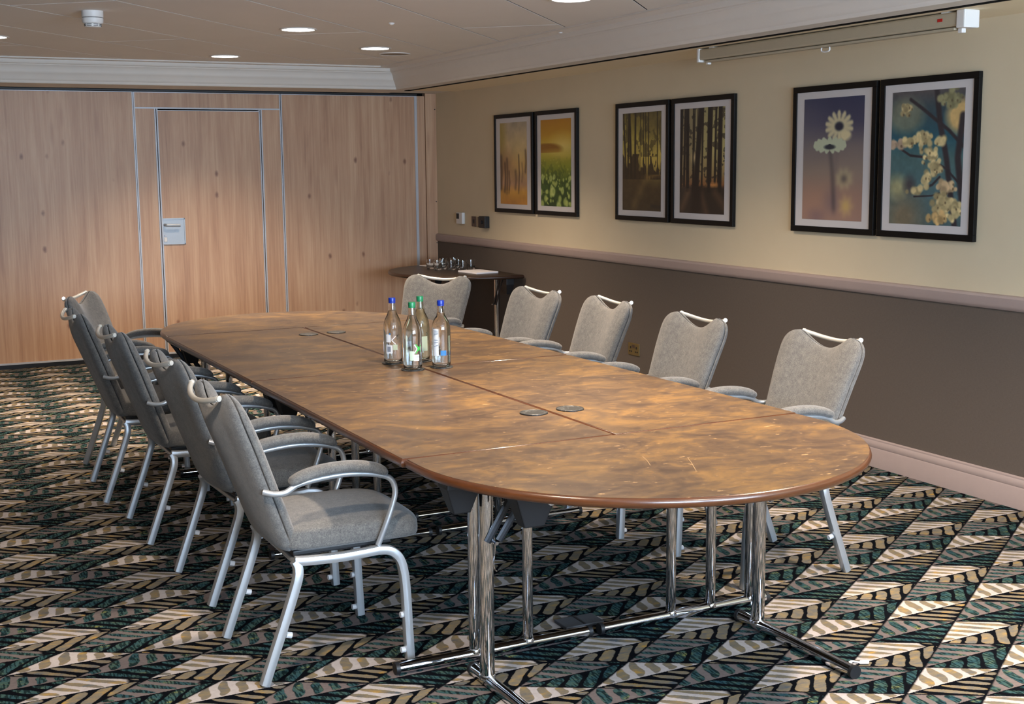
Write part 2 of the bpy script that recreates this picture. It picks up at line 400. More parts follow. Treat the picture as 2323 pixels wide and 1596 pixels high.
for i, wx in enumerate(wins):
    W = empty('window_%d' % (i + 1), (wx, YN, .9)); tag(W, kind='structure')
    q = MB()
    for (a, b_, z0, z1) in ((-.95, -.89, 0, 1.3), (.89, .95, 0, 1.3), (-.89, .89, 0, .06), (-.89, .89, 1.24, 1.3), (-.025, .025, .06, 1.24)): q.box(a, b_, -.10, -.03, z0, z1)
    q.build('window_frame', M['white'], W)
    for a in (-.89, .025):
        q = MB(); q.box(a, a + .865, -.068, -.062, .06, 1.24); q.build('pane', M['pane'], W)

# ------------------------------------------------------------------ ceiling
c = MB(); c.box(XL, .14, YN, .14, CEIL + .0028, CEIL + .16); CE = tag(c.build('ceiling', M['gap']), kind='structure')
FX, FY = -.85, -.85
def clip(poly, a, b, cc_):      # keep a*x+b*y<=c
    out = []
    for i in range(len(poly)):
        p, q = poly[i], poly[(i + 1) % len(poly)]
        dp, dq = a * p[0] + b * p[1] - cc_, a * q[0] + b * q[1] - cc_
        if dp <= 0: out.append(p)
        if dp * dq < 0:
            k = dp / (dp - dq); out.append((p[0] + (q[0] - p[0]) * k, p[1] + (q[1] - p[1]) * k))
    return out
dx, dy = math.cos(TH), math.sin(TH); nx, ny = -dy, dx
t_joint = -4.011 * dx + -3.959 * dy
for k in range(-12, 12):
    o0 = -.805 + .612 * k; o1 = o0 + .612
    for j in range(-5, 6):
        sh = t_joint if k % 2 == 1 else t_joint + 1.83
        t0 = sh + j * 3.66; t1 = t0 + 3.66; g = .0052
        quad = [(dx * a + nx * b_, dy * a + ny * b_) for a, b_ in ((t0 + g, o0 + g), (t1 - g, o0 + g), (t1 - g, o1 - g), (t0 + g, o1 - g))]
        for (a, b_, c_2) in ((1, 0, FX - .002), (-1, 0, -(XL + .01)), (0, 1, FY - .002), (0, -1, -(YN + .01))):
            quad = clip(quad, a, b_, c_2)
            if len(quad) < 3: break
        if len(quad) >= 3:
            area = abs(sum(quad[i][0] * quad[(i + 1) % len(quad)][1] - quad[(i + 1) % len(quad)][0] * quad[i][1] for i in range(len(quad)))) / 2
            if area > .01:
                q = MB(); q.prism(quad, CEIL, CEIL + .0024); q.build('ceiling_panel', M['ceiling'], CE)
# margin, bead, cornice, soffit (far side and right side)
q = MB(); q.prism([(XL, FY + .001), (FX + .001, FY + .001), (FX + .001, YN), (-.665, YN), (-.665, -.665), (XL, -.665)], CEIL - .006, CEIL + .0024)
q.build('ceiling_margin', M['ceiling'], CE)
q = MB(); q.box(XL, FX + .012, FY - .012, FY, CEIL - .010, CEIL + .01); q.box(FX, FX + .012, YN, FY, CEIL - .008, CEIL + .01)
q.build('edge_bead', M['cornice'], CE)
prof = [(.600, 2.262), (.606, 2.254), (.622, 2.254), (.627, 2.262), (.629, 2.272), (.634, 2.276), (.640, 2.290), (.652, 2.312), (.662, 2.326), (.666, 2.330), (.669, 2.345), (.676, 2.365), (.688, 2.382), (.694, 2.386), (.695, 2.392), (.706, 2.396), (.712, 2.408), (.712, CEIL), (.600, CEIL)]
n = len(prof)
q = MB(); q.add([(XL, -d_, z) for d_, z in prof] + [(-d_, -d_, z) for d_, z in prof], [(i, (i + 1) % n, n + (i + 1) % n, n + i) for i in range(n)])
tag(q.build('trim_2', M['cornice'], smooth=35), 'white moulded cornice along the far partition', kind='structure')
q = MB(); q.add([(-d_, YN, z) for d_, z in prof] + [(-d_, -d_, z) for d_, z in prof], [(i, (i + 1) % n, n + (i + 1) % n, n + i) for i in range(n)])
tag(q.build('trim_3', M['cornice'], smooth=35), 'painted moulded cornice along the right wall', kind='structure')
q = MB(); q.box(-.446, 0, YN, -.455, 2.258, 2.30); q.build('soffit_board', M['soffit'], CE)
q = MB(); q.box(-.60, -.478, YN, -.60, 2.256, 2.30); q.build('soffit_board', M['cornice'], CE)
q = MB(); q.box(XL, -.478, -.60, -.05, 2.258, 2.30); q.box(-.478, 0, -.455, -.0, 2.264, 2.30); q.build('soffit_board', M['cornice'], CE)
q = MB(); q.box(-.484, -.440, YN, -.455, 2.2535, 2.30); q.build('gap_shade_strip', M['gap'], CE)  # solid black strip stands in for the shade of the soffit groove

# ------------------------------------------------------------------ lamps in the ceiling
LABELS = {}
lamps = [(-2.318, -3.394, 'round ceiling downlight nearest the middle of the picture top'), (-1.449, -2.367, 'round ceiling downlight beside the faint round speaker grille'),
         (-2.271, -1.375, 'round ceiling downlight closest to the wood partition door'), (-1.468, -5.275, 'round ceiling downlight cut by the top edge of the picture'),
         (-3.97, -2.30, 'round ceiling downlight cut by the left edge of the picture')]
hidden = [(-2.40, -6.90), (-1.47, -8.3), (-4.3, -8.6), (-2.6, -10.4), (-6.6, -4.4), (-6.6, -8.2)]
ld = bpy.data.lights.new('downlight', 'SPOT'); ld.energy = LAMP_W; ld.color = LAMP_C; ld.spot_size = math.radians(126); ld.spot_blend = 1.0; ld.shadow_soft_size = .07
ld2 = ld.copy(); ld2.energy = NEAR_W
proto = None
for i, (x, y, *lb) in enumerate(lamps + hidden):
    if proto is None:
        proto = empty('ceiling_light', (0, 0, 0))
        q = MB(); q.lathe([(.098, 0), (.113, -.001), (.114, -.004), (.110, -.007), (.098, -.006), (.096, -.001)], n=40, cap0=False, cap1=False); q.build('trim_ring', M['white'], proto, smooth=40)
        q = MB(); q.lathe([(.097, -.003), (.094, -.0045), (.05, -.006), (.001, -.0065)], n=40, cap0=False); q.build('diffuser', M['lamp'], proto, smooth=40)
        o = bpy.data.objects.new('lamp_bulb', ld); C.objects.link(o); o.parent = proto; o.location = (0, 0, -.02); L = proto
    else: L = copy_tree(proto)
    L.location = (x, y, CEIL)
    if not lb:
        for ch_ in L.children:
            if ch_.type == 'LIGHT': ch_.data = ld2
    tag(L, lb[0] if lb else 'round ceiling downlight outside the picture', 'ceiling light', 'round ceiling downlights')
# smoke detector
S_ = empty('smoke_detector', (-3.586, -3.883, CEIL), label='white round smoke detector with vent slots on ceiling', cat='smoke detector')
q = MB(); q.lathe([(.0, 0), (.056, 0), (.056, -.030), (.054, -.034)], n=36, cap0=False); q.build('base', M['white'], S_, smooth=40)
q = MB(); q.lathe([(.052, -.034), (.052, -.036)], n=36); q.build('seam', M['black'], S_)
q = MB(); q.lathe([(.055, -.037), (.055, -.054), (.051, -.064), (.044, -.067), (.042, -.082), (.036, -.085), (0.001, -.086)], n=36, cap0=True); q.build('head', M['white'], S_, smooth=40)
for k in range(8):
    a = k * math.pi / 4 + .2
    for z in (-.0705, -.0775):
        q = MB(); q.tube([(.0432 * math.cos(a + s_), .0432 * math.sin(a + s_), z) for s_ in (-.28, -.14, 0, .14, .28)], .0018, n=6); q.build('vent_slot', M['black'], S_)
S_ = empty('speaker_grille', (-1.154, -1.976, CEIL), label='faint round speaker grille flush in the ceiling', cat='speaker')
q = MB(); q.lathe([(.118, .0), (.118, -.004), (.108, -.005), (.106, -.002)], n=40, cap1=False); q.build('rim', M['ceiling'], S_, smooth=40)
M['grille'] = simple('grille_mesh', srgb(150, 138, 124), .8, var=.2, scale=600)
q = MB(); q.lathe([(.106, -.003), (.001, -.004)], n=40); q.build('mesh', M['grille'], S_)
S_ = empty('ceiling_sensor', (-1.914, -3.913, CEIL), label='tiny white dome sensor on the ceiling', cat='sensor')
q = MB(); q.lathe([(.018, 0), (.018, -.003), (.012, -.010), (.001, -.012)], n=20); q.build('dome', M['white'], S_, smooth=60)
S_ = empty('ceiling_sensor', (-.76, -3.84, CEIL - .006), label='very small cap on the ceiling margin by the right cornice', cat='sensor')
q = MB(); q.lathe([(.014, 0), (.014, -.003), (.008, -.006), (.001, -.007)], n=16); q.build('cap', M['white'], S_, smooth=60)
# projector screen housing
S_ = empty('projector_screen', (-.33, -5.8, 2.18), label='rolled up projection screen in slim beige housing under the right cornice', cat='projector screen')
q = MB(); q.add(*(lambda P: ([(x, -.98, z) for x, z in P] + [(x, 1.0, z) for x, z in P], [tuple(range(len(P))), tuple(range(len(P), 2 * len(P)))[::-1]] + [(i, (i + 1) % len(P), len(P) + (i + 1) % len(P), len(P) + i) for i in range(len(P))]))(
    [(-.035, .012), (-.040, .02), (-.040, .065), (-.034, .072), (.035, .072), (.040, .06), (.040, .015), (.034, .008)])); q.build('housing', M['housing'], S_)
q = MB(); q.box(-.02, .02, -.95, .97, -.004, .008); q.build('bottom_bar', M['housing'], S_, bevel=.003)
q = MB(); q.box(-.045, .045, -1.035, -.985, .0, .078); q.build('end_cap', M['white'], S_, bevel=.006); q = MB(); q.box(-.045, .045, 1.0, 1.022, .0, .076); q.build('end_cap', M['white'], S_, bevel=.004)
q = MB(); q.box(-.012, .012, -.99, -.965, -.018, .002); q.build('end_stop', M['white'], S_, bevel=.003); q = MB(); q.box(-.012, .012, .955, .975, -.014, .002); q.build('end_stop', M['white'], S_, bevel=.003)
q = MB(); q.tube(catmull([(0, -.09, -.002), (0, -.09, -.02), (0, -.06, -.026), (0, -.03, -.02), (0, -.03, -.002)]), .004, n=8); q.build('pull_handle', M['white'], S_, smooth=60)
M['red'] = simple('red_sticker', srgb(190, 30, 26), .5); q = MB(); q.box(-.0415, -.0402, -.90, -.87, .036, .050); q.build('red_sticker', M['red'], S_)
for yy in (-.9, .9):
    q = MB(); q.box(-.03, .03, yy - .02, yy + .02, .070, .084); q.build('bracket', M['white'], S_)
# wall plates
def thing_on_wall(name, y, z, lb, cat): return empty(name, (0, y, z), label=lb, cat=cat)
S_ = thing_on_wall('thermostat', -.555, 1.143, 'white thermostat with small dark display above the dado rail', 'thermostat')
q = MB(); q.box(-.028, 0, -.065, .065, -.048, .052); q.build('body', M['white'], S_, bevel=.004); q = MB(); q.box(-.0295, -.028, .002, .058, -.004, .044); q.build('display', M['black'], S_)
M['bronze'] = simple('bronze_plate', srgb(96, 78, 66), .4, metal=.4)
S_ = thing_on_wall('light_switch', -.822, 1.125, 'narrow brown switch plate left of two grouped wall controls', 'light switch')
q = MB(); q.box(-.008, 0, -.044, .044, -.044, .044); q.build('plate', M['bronze'], S_, bevel=.002); q = MB(); q.box(-.013, -.008, -.008, .008, -.018, .018); q.build('rocker', M['black'], S_, bevel=.002)
S_ = thing_on_wall('light_switch', -.952, 1.123, 'brown metal switch plate touching the black control box', 'light switch')
q = MB(); q.box(-.008, 0, -.048, .048, -.044, .044); q.build('plate', M['bronze'], S_, bevel=.002); q = MB(); q.box(-.013, -.008, -.008, .008, -.018, .018); q.build('rocker', M['bronze'], S_, bevel=.002)
S_ = thing_on_wall('control_box', -1.075, 1.128, 'black square control box on the cream wall', 'control box')
q = MB(); q.box(-.045, 0, -.06, .065, -.050, .050); q.build('body', M['black'], S_, bevel=.004); q = MB(); q.lathe([(.014, 0), (.014, .008), (.011, .010)], n=16); o = q.build('dial', M['dark_metal'], S_); o.location = (-.045, 0, 0); o.rotation_euler = (0, -math.pi / 2, 0)
S_ = thing_on_wall('wall_socket', -3.50, .328, 'brass double power socket low on the taupe wall', 'wall socket')
M['brass'] = simple('aged_brass', srgb(128, 110, 70), .35, metal=.6, var=.1)
q = MB(); q.box(-.010, 0, -.073, .073, -.043, .043); q.build('plate', M['brass'], S_, bevel=.003)
for s_ in (-1, 1):
    q = MB(); q.box(-.0125, -.0095, s_ * .038 - .004, s_ * .038 + .004, .004, .020); q.build('pin_hole', M['black'], S_)
    q = MB(); q.box(-.0125, -.0095, s_ * .038 - .017, s_ * .038 - .006, -.020, -.012); q.box(-.0125, -.0095, s_ * .038 + .006, s_ * .038 + .017, -.020, -.012); q.build('pin_hole', M['black'], S_)
    q = MB(); q.box(-.0145, -.0095, s_ * .011 - .007, s_ * .011 + .007, .012, .030); q.build('switch', M['bronze'], S_)

# ------------------------------------------------------------------ framed photographs
H, Wd = 262, 196
yy, xx = np.mgrid[0:H, 0:Wd]; v_ = yy / (H - 1); u_ = xx / (Wd - 1)      # v down, u right
rs = np.random.RandomState(3)
def vnoise(sx, sy, oc=4, seed=0):
    r = np.random.RandomState(seed); out = np.zeros((H, Wd)); amp = 1; tot = 0
    for _ in range(oc):
        gx, gy = int(sx) + 2, int(sy) + 2; g = r.rand(gy, gx); X_ = u_ * sx; Y_ = v_ * sy; i = X_.astype(int); j = Y_.astype(int); fx = X_ - i; fy = Y_ - j
        fx = fx * fx * (3 - 2 * fx); fy = fy * fy * (3 - 2 * fy)
        i1 = np.minimum(i + 1, gx - 1); j1 = np.minimum(j + 1, gy - 1)
        out += amp * ((g[j, i] * (1 - fx) + g[j, i1] * fx) * (1 - fy) + (g[j1, i] * (1 - fx) + g[j1, i1] * fx) * fy); tot += amp; amp *= .55; sx *= 2; sy *= 2
    return out / tot
def grad(stops):
    out = np.zeros((H, Wd, 3)); P = [s_[0] for s_ in stops]
    for k in range(3): out[..., k] = np.interp(v_, P, [s_[1][k] for s_ in stops])
    return out
def lay(im, mask, col):
    m_ = np.clip(mask, 0, 1)[..., None]; return im * (1 - m_) + np.array(col, float) * m_
def blob(cx, cy, rx, ry, soft=.3):
    d_ = np.sqrt(((u_ - cx) / rx) ** 2 + ((v_ - cy) / ry) ** 2); return np.clip((1 + soft - d_) / (2 * soft), 0, 1)
def stroke(pts, w_, soft=.4):
    best = np.full((H, Wd), 9.)
    for (x0, y0), (x1, y1) in zip(pts[:-1], pts[1:]):
        dx_, dy_ = x1 - x0, (y1 - y0) * 1.34; px_, py_ = u_ - x0, (v_ - y0) * 1.34
        tt = np.clip((px_ * dx_ + py_ * dy_) / (dx_ * dx_ + dy_ * dy_ + 1e-9), 0, 1); best = np.minimum(best, np.hypot(px_ - tt * dx_, py_ - tt * dy_))
    return np.clip((w_ * (1 + soft) - best) / (2 * w_ * soft), 0, 1)
def pic1():
    im = grad([(0, (190, 172, 140)), (.3, (214, 184, 128)), (.5, (212, 160, 76)), (.75, (206, 152, 104)), (.85, (214, 150, 50)), (1, (184, 112, 32))])
    nz = vnoise(4, 6, 4, 1); im *= (.82 + .36 * nz)[..., None]
    im = lay(im, blob(0, .2, .2, .35, .6) * .7, (170, 142, 34)); im = lay(im, blob(.7, .42, .4, .2, .8) * .5, (226, 196, 110)); im = lay(im, blob(.15, .5, .3, .15, .8) * .5, (164, 110, 84))
    for x, a, b_, w_, k in ((.03, .42, .8, .045, .85), (.18, .5, .84, .03, .8), (.26, .45, .86, .03, .7), (.34, .6, .86, .02, .7), (.58, .6, .8, .035, .55), (.70, .4, .86, .018, .85), (.82, .5, .72, .02, .4), (.95, .35, .6, .03, .6)):
        im = lay(im, stroke([(x, a), (x + .02, (a + b_) / 2), (x - .01, b_)], w_, .7) * k, (92, 62, 36))
    return blur(lay(im, (v_ > .83) * (vnoise(8, 10, 3, 5)) * .6, (222, 160, 40)), 2)
def pic2():
    im = grad([(0, (205, 134, 10)), (.18, (214, 154, 14)), (.28, (224, 184, 40)), (.34, (214, 190, 60)), (.42, (190, 176, 30)), (.55, (150, 160, 24)), (.75, (62, 98, 16)), (1, (30, 66, 14))])
    im = lay(im, blob(.72, .30, .3, .1, .9) * .7, (250, 222, 120)); im = lay(im, (v_ > .27) * (v_ < .38) * blob(.2, .35, .5, .08, .2), (168, 106, 4)); im = lay(im, blob(.6, .40, .6, .05, .6) * .5, (236, 206, 70))
    nz = vnoise(14, 18, 3, 2); im = lay(im, (v_ > .42) * (nz > .52) * .5 * np.clip((v_ - .4) * 3, 0, 1), (30, 62, 10)); r = np.random.RandomState(4)
    for k in range(70):
        y_ = .44 + .55 * r.rand(); s_ = .012 + .055 * max(0, y_ - .5) * r.rand() * 2; im = lay(im, blob(r.rand(), y_, s_, s_ * .75, .35) * .75, (190, 206, 96) if y_ > .6 else (196, 196, 70))
    for x, y_, s_ in ((.33, .68, .05), (.45, .66, .04), (.42, .83, .065), (.36, .78, .04), (.06, .67, .05), (.0, .84, .05), (.72, .82, .05), (.6, 1.0, .08), (.95, .68, .04)):
        im = lay(im, blob(x, y_, s_, s_ * .8, .35) * .85, (196, 212, 110)); im = lay(im, blob(x, y_, s_ * .45, s_ * .36, .35) * .6, (140, 170, 60))
    return im
def pic3():
    im = grad([(0, (120, 104, 36)), (.3, (188, 168, 62)), (.5, (190, 160, 60)), (.62, (110, 82, 36)), (.7, (84, 66, 34)), (1, (66, 54, 32))])
    im = lay(im, blob(.8, .38, .35, .22, .8) * .7, (226, 196, 76)); im = lay(im, (v_ < .45) * (vnoise(8, 8, 4, 7) > .55) * .65, (70, 60, 24)); im = lay(im, blob(.85, .08, .3, .2, .7) * .7, (96, 82, 40))
    im = lay(im, (v_ > .42) * (v_ < .68) * (vnoise(12, 6, 3, 8) > .95 - v_) * .9, (58, 44, 24))
    for x0, x1, w_ in ((.02, .10, .018), (.17, .14, .02), (.18, .24, .025), (.34, .33, .022), (.55, .56, .009), (.60, .62, .008), (.68, .68, .012), (.47, .46, .007), (.9, .91, .01)):
        im = lay(im, (stroke([(x0, 0), (x1, .68)], w_, .5)) * (v_ < .68), (48, 38, 20))
    im = lay(im, (v_ > .63) * stroke([(.6, .68), (.3, .95)], .06, .9) * .5, (132, 104, 52)); im = lay(im, (v_ > .63) * stroke([(.65, .66), (1, .62)], .03, .9) * .6, (158, 118, 48)); im = lay(im, stroke([(.75, .95), (1, .96)], .02, .8) * .7, (46, 44, 40))
    return im * (.85 + .3 * vnoise(10, 20, 3, 9))[..., None]
def pic4():
    im = grad([(0, (170, 160, 100)), (.4, (196, 180, 104)), (.62, (170, 140, 80)), (.72, (150, 92, 44)), (.76, (44, 36, 30)), (1, (46, 38, 32))])
    im = lay(im, blob(.15, .2, .3, .5, .8) * .55, (120, 100, 84)); r = np.random.RandomState(6)
    for k in range(16):
        x = r.rand(); w_ = .006 + .012 * r.rand(); im = lay(im, stroke([(x, 0), (x - .02, .74)], w_, .5) * (v_ < .76), (38, 32, 26))
    im = lay(im, (v_ < .74) * (vnoise(16, 26, 3, 12) > .58) * .7, (48, 42, 32))
    im = lay(im, blob(.36, .47, .07, .045, .8), (240, 206, 140)); im = lay(im, blob(.75, .725, .14, .02, .7), (214, 136, 60))
    for x0, x1, w_ in ((.48, .36, .055), (.17, .18, .035), (.67, .66, .03), (.91, .9, .035), (.30, .30, .012), (.02, .0, .03)):
        im = lay(im, stroke([(x0, 0), (x1, .78)], w_, .35) * (v_ < .8), (30, 26, 24))
    im = lay(im, (v_ > .76) * stroke([(.2, .8), (.05, .95)], .05, .9) * .6, (126, 90, 60)); im = lay(im, (v_ > .76) * stroke([(.5, .82), (.62, 1)], .05, .9) * .5, (122, 86, 56)); im = lay(im, (v_ > .76) * stroke([(.8, .8), (1, .92)], .05, .9) * .5, (122, 86, 56))
    im = lay(im, stroke([(.4, .7), (.36, 1)], .1, .5) * (v_ > .74), (34, 28, 26)); return im
def petals(im, cx, cy, R, n_, col, flat=1., ph=0, cen=(30, 36, 50), cr=.3, soft=.25):
    for k in range(n_):
        a = ph + 2 * math.pi * k / n_; im = lay(im, stroke([(cx, cy), (cx + R * math.cos(a), cy + R * math.sin(a) * .75 * flat)], R * .115, soft), col)
        im = lay(im, blob(cx + R * .85 * math.cos(a), cy + R * .85 * math.sin(a) * .75 * flat, R * .15, R * .12 * max(flat, .5), .3), col)
    return lay(im, blob(cx, cy, R * cr, R * cr * .7 * max(flat, .6), .25), cen)
def blur(im, k):
    for ax in (0, 1):
        acc = np.zeros_like(im)
        for d_ in range(-k, k + 1): acc += np.roll(np.pad(im, [(k, k) if a == ax else (0, 0) for a in range(3)], 'edge'), d_, ax).take(range(k, k + im.shape[ax]), ax)
        im = acc / (2 * k + 1)
    return im
def pic5():
    im = grad([(0, (50, 56, 90)), (.2, (66, 66, 94)), (.4, (126, 112, 108)), (.6, (150, 128, 112)), (.8, (160, 122, 106)), (1, (164, 124, 108))])
    im = lay(im, blob(.0, .25, .3, .2, .9) * .4, (120, 116, 124)); im = lay(im, blob(.3, .85, .5, .12, .9) * .5, (184, 136, 106)); im = lay(im, blob(.25, .97, .12, .05, .7) * .5, (110, 88, 104)); im = lay(im, blob(.5, .85, .12, .08, .8) * .5, (112, 96, 108))
    im = lay(im, stroke([(.60, .26), (.56, .6), (.55, .95)], .012, .6) * .7, (110, 96, 96)); im = lay(im, stroke([(.46, .42), (.5, .6), (.54, .92)], .014, .4), (60, 54, 62))
    im = petals(im, .70, .66, .13, 8, (204, 186, 130), .8, .3, (96, 84, 84), .4, .8); im = petals(im, .74, .88, .11, 7, (214, 178, 108), 1, 0, (210, 170, 96), .5, .9); im = blur(blur(im, 5), 5)
    im = petals(im, .60, .235, .21, 14, (206, 192, 146), .72, .2, (34, 40, 62), .34, .3); im = blur(im, 2); im = lay(im, blob(.70, .31, .09, .04, .4), (222, 204, 150)); im = petals(im, .45, .385, .25, 15, (188, 196, 160), .26, .1, (40, 46, 60), .1)
    im = lay(im, blob(.45, .40, .09, .02, .3), (44, 50, 62)); return im
def pic6():
    im = grad([(0, (92, 84, 84)), (.12, (54, 76, 86)), (.35, (30, 88, 106)), (.5, (74, 112, 112)), (.8, (74, 110, 116)), (1, (70, 100, 104))])
    im = lay(im, blob(.2, .18, .25, .13, .3) * .7, (140, 140, 108)); im = lay(im, blob(.95, .2, .18, .12, .3), (216, 176, 104)); im = lay(im, blob(.2, .95, .25, .18, .7) * .8, (140, 116, 82)); im = lay(im, blob(.1, .72, .13, .08, .6) * .8, (188, 176, 116)); im = lay(im, blob(.28, .70, .07, .06, .7) * .8, (70, 60, 66))
    for pts, w_ in (([(.62, 0), (.68, .25), (.78, .5), (.86, .8), (.92, 1)], .035), ([(.26, .06), (.45, .14), (.62, .22), (.8, .3), (1, .42)], .018), ([(.98, .2), (.93, .5), (1, .8)], .04), ([(.14, .43), (.28, .48), (.42, .49), (.55, .5)], .012), ([(.6, .52), (.78, .58), (.95, .68)], .012), ([(.45, .73), (.6, .7), (.7, .64)], .012), ([(.35, .79), (.6, .78), (.7, .76)], .008)):
        im = lay(im, stroke(pts, w_, .4), (52, 46, 52))
    r = np.random.RandomState(11)
    def cl(cx, cy, sx, sy, n_, c1=(220, 196, 132)):
        nonlocal im
        for k in range(n_):
            x = cx + sx * r.randn() * .5; y_ = cy + sy * r.randn() * .5; q_ = .7 + .4 * r.rand(); s_ = .022 + .02 * r.rand(); im = lay(im, blob(x, y_, s_, s_ * .7, .35), tuple(k_ * q_ for k_ in c1))
            if k % 3 == 0: im = lay(im, blob(x + .02, y_ + .01, .012, .01, .4) * .7, (96, 74, 50))
    cl(.2, .13, .07, .05, 14); cl(.1, .40, .09, .03, 20, (190, 160, 130)); cl(.30, .375, .16, .03, 26); cl(.46, .35, .12, .04, 26); cl(.68, .38, .08, .02, 12); cl(.55, .48, .12, .05, 26); cl(.62, .58, .09, .06, 28); cl(.5, .66, .06, .05, 14); cl(.38, .74, .1, .02, 14); cl(.8, .72, .1, .05, 24, (214, 180, 130)); cl(.76, .84, .12, .07, 40); cl(.68, .95, .1, .04, 26, (222, 180, 110)); cl(.93, .88, .06, .08, 24); cl(.8, .07, .2, .07, 26, (150, 146, 100))
    return im * (.92 + .16 * vnoise(20, 28, 2, 20))[..., None]
def photo_material(name):
    t = NT(name); a = t.new('ShaderNodeVertexColor'); a.layer_name = 'print'; t.set(color=a.outputs[0], rough=.35, spec=.45); return t.mat
M['photo'] = photo_material('photo_print')
t = NT('picture_glass_like_lacquer')
def framed(y0, y1, fn, lb):
    yc = (y0 + y1) / 2; hw = abs(y1 - y0) / 2; zb, zt = 1.222, 2.018; S_ = empty('framed_photo', (0, yc, 1.62), label=lb, cat='picture')
    # local axes: image right = -y
    z0, z1 = zb - 1.62, zt - 1.62; fw = .032
    for (a, b_, c0, c1) in ((-hw, hw, z1 - fw, z1), (-hw, hw, z0, z0 + fw), (-hw, -hw + fw, z0 + fw, z1 - fw), (hw - fw, hw, z0 + fw, z1 - fw)):
        q = MB(); q.box(-.025, -.002, a, b_, c0, c1); q.build('frame_side', M['frame'], S_, bevel=.002)
    q = MB(); q.box(-.018, -.006, -hw + fw - .004, hw - fw + .004, z0 + fw - .004, z1 - fw + .004); q.build('mount', M['mat'], S_)
    pw, p0, p1 = .245, z0 + .070, z1 - .070
    im = np.clip(fn(), 0, 255) / 255; gr = im.mean(-1, keepdims=True); im = gr + (im - gr) * .82; im = np.where(im <= .04045, im / 12.92, ((im + .055) / 1.055) ** 2.4)
    vs = np.stack([np.full(H * Wd, -.0192), (pw - 2 * pw * u_).ravel(), (p1 + (p0 - p1) * v_).ravel()], 1)
    idx = np.arange(H * Wd).reshape(H, Wd); fs = np.stack([idx[:-1, :-1], idx[:-1, 1:], idx[1:, 1:], idx[1:, :-1]], -1).reshape(-1, 4)
    me = bpy.data.meshes.new('photo_print'); me.from_pydata(vs.tolist(), [], fs.tolist()); at = me.color_attributes.new('print', 'FLOAT_COLOR', 'POINT')
    cols = np.concatenate([im.reshape(-1, 3), np.ones((H * Wd, 1))], 1).astype(np.float32); at.data.foreach_set('color', cols.ravel()); me.materials.append(M['photo'])
    o = bpy.data.objects.new('photo_print', me); C.objects.link(o); o.parent = S_
framed(-1.290, -1.998, pic1, 'black framed photo of blurred golden autumn trees, farthest left picture')
framed(-2.036, -2.712, pic2, 'black framed photo of yellow sunset over green dandelion field')
framed(-3.270, -3.945, pic3, 'black framed photo of misty yellow-green woodland with thin trunks')
framed(-3.980, -4.664, pic4, 'black framed photo of dark tall trunks with low sun behind')
framed(-5.222, -5.900, pic5, 'black framed photo of two pale daisies on purple brown background')
framed(-5.927, -6.592, pic6, 'black framed photo of yellow blossom branches against teal, farthest right picture')

# ------------------------------------------------------------------ tables
ZTOP = .73
bull = [(-.006, ZTOP - .0005), (.000, ZTOP - .001), (.005, ZTOP - .006), (.008, ZTOP - .015), (.005, ZTOP - .024), (.000, ZTOP - .029), (-.006, ZTOP - .029)]
def tabletop(poly, T, mat='top'):
    em = 'edge' if mat == 'top' else 'edge_dark'
    q = MB(); q.prism(poly, ZTOP - .028, ZTOP); q.build('tabletop', M[mat], T)
    q = MB(); q.ring(poly, bull); q.build('edge_band', M[em], T, smooth=50)
def pole(T, x, y, r, z0=.03, z1=.70, name='leg'):
    q = MB(); q.lathe([(r, z0), (r, z1)], c=(x, y, 0), n=20); o = q.build(name, M['chrome'], T, smooth=40)
    q = MB(); q.lathe([(r + .004, z0 - .004), (r + .003, z0 + .006), (r, z0 + .010)], c=(x, y, 0), n=20, cap0=False, cap1=False); q.build('weld_collar', M['chrome'], o, smooth=60); return o
def foot(T, a, b_, r=.0185):
    q = MB(); q.tube([a, b_], r, n=16); o = q.build('foot_bar', M['chrome'], T, smooth=40)
    d_ = (Vector(b_) - Vector(a)).normalized()
    for p_, s_ in ((Vector(a), -1), (Vector(b_), 1)):
        q = MB(); q.tube([p_ - d_ * s_ * .002, p_ + d_ * s_ * .012], r + .002, n=16); q.build('end_cap', M['black'], o, smooth=40)
    return o
def strut(T, a, b_, w_=.012, name='folding_strut'):
    q = MB(); q.tube([a, b_], w_, .004, n=8, power=6, up=(0, 0, 1)); return q.build(name, M['dark_metal'], T)
def hook_block(T, x, y, sx=.055, sy=.055, h=.13):
    q = MB(); z1 = ZTOP - .028
    q.add([(x - sx, y - sy, z1), (x + sx, y - sy, z1), (x + sx, y + sy, z1), (x - sx, y + sy, z1), (x - sx, y - sy, z1 - h * .4), (x + sx, y - sy, z1 - h * .4), (x + sx, y + sy, z1 - h * .4), (x - sx, y + sy, z1 - h * .4),
           (x - sx * .5, y - sy * .6, z1 - h), (x + sx * .5, y - sy * .6, z1 - h), (x + sx * .5, y + sy * .6, z1 - h), (x - sx * .5, y + sy * .6, z1 - h)],
          [(0, 1, 5, 4), (1, 2, 6, 5), (2, 3, 7, 6), (3, 0, 4, 7), (4, 5, 9, 8), (5, 6, 10, 9), (6, 7, 11, 10), (7, 4, 8, 11), (8, 9, 10, 11), (3, 2, 1, 0)])
    q.build('stacking_block', M['black'], T, bevel=.004)
PIV = (-2.590, -5.925); RZ = math.radians(.8)
def place(lx, ly):
    return (PIV[0] + lx * math.cos(RZ) - ly * math.sin(RZ), PIV[1] + lx * math.sin(RZ) + ly * math.cos(RZ), 0)
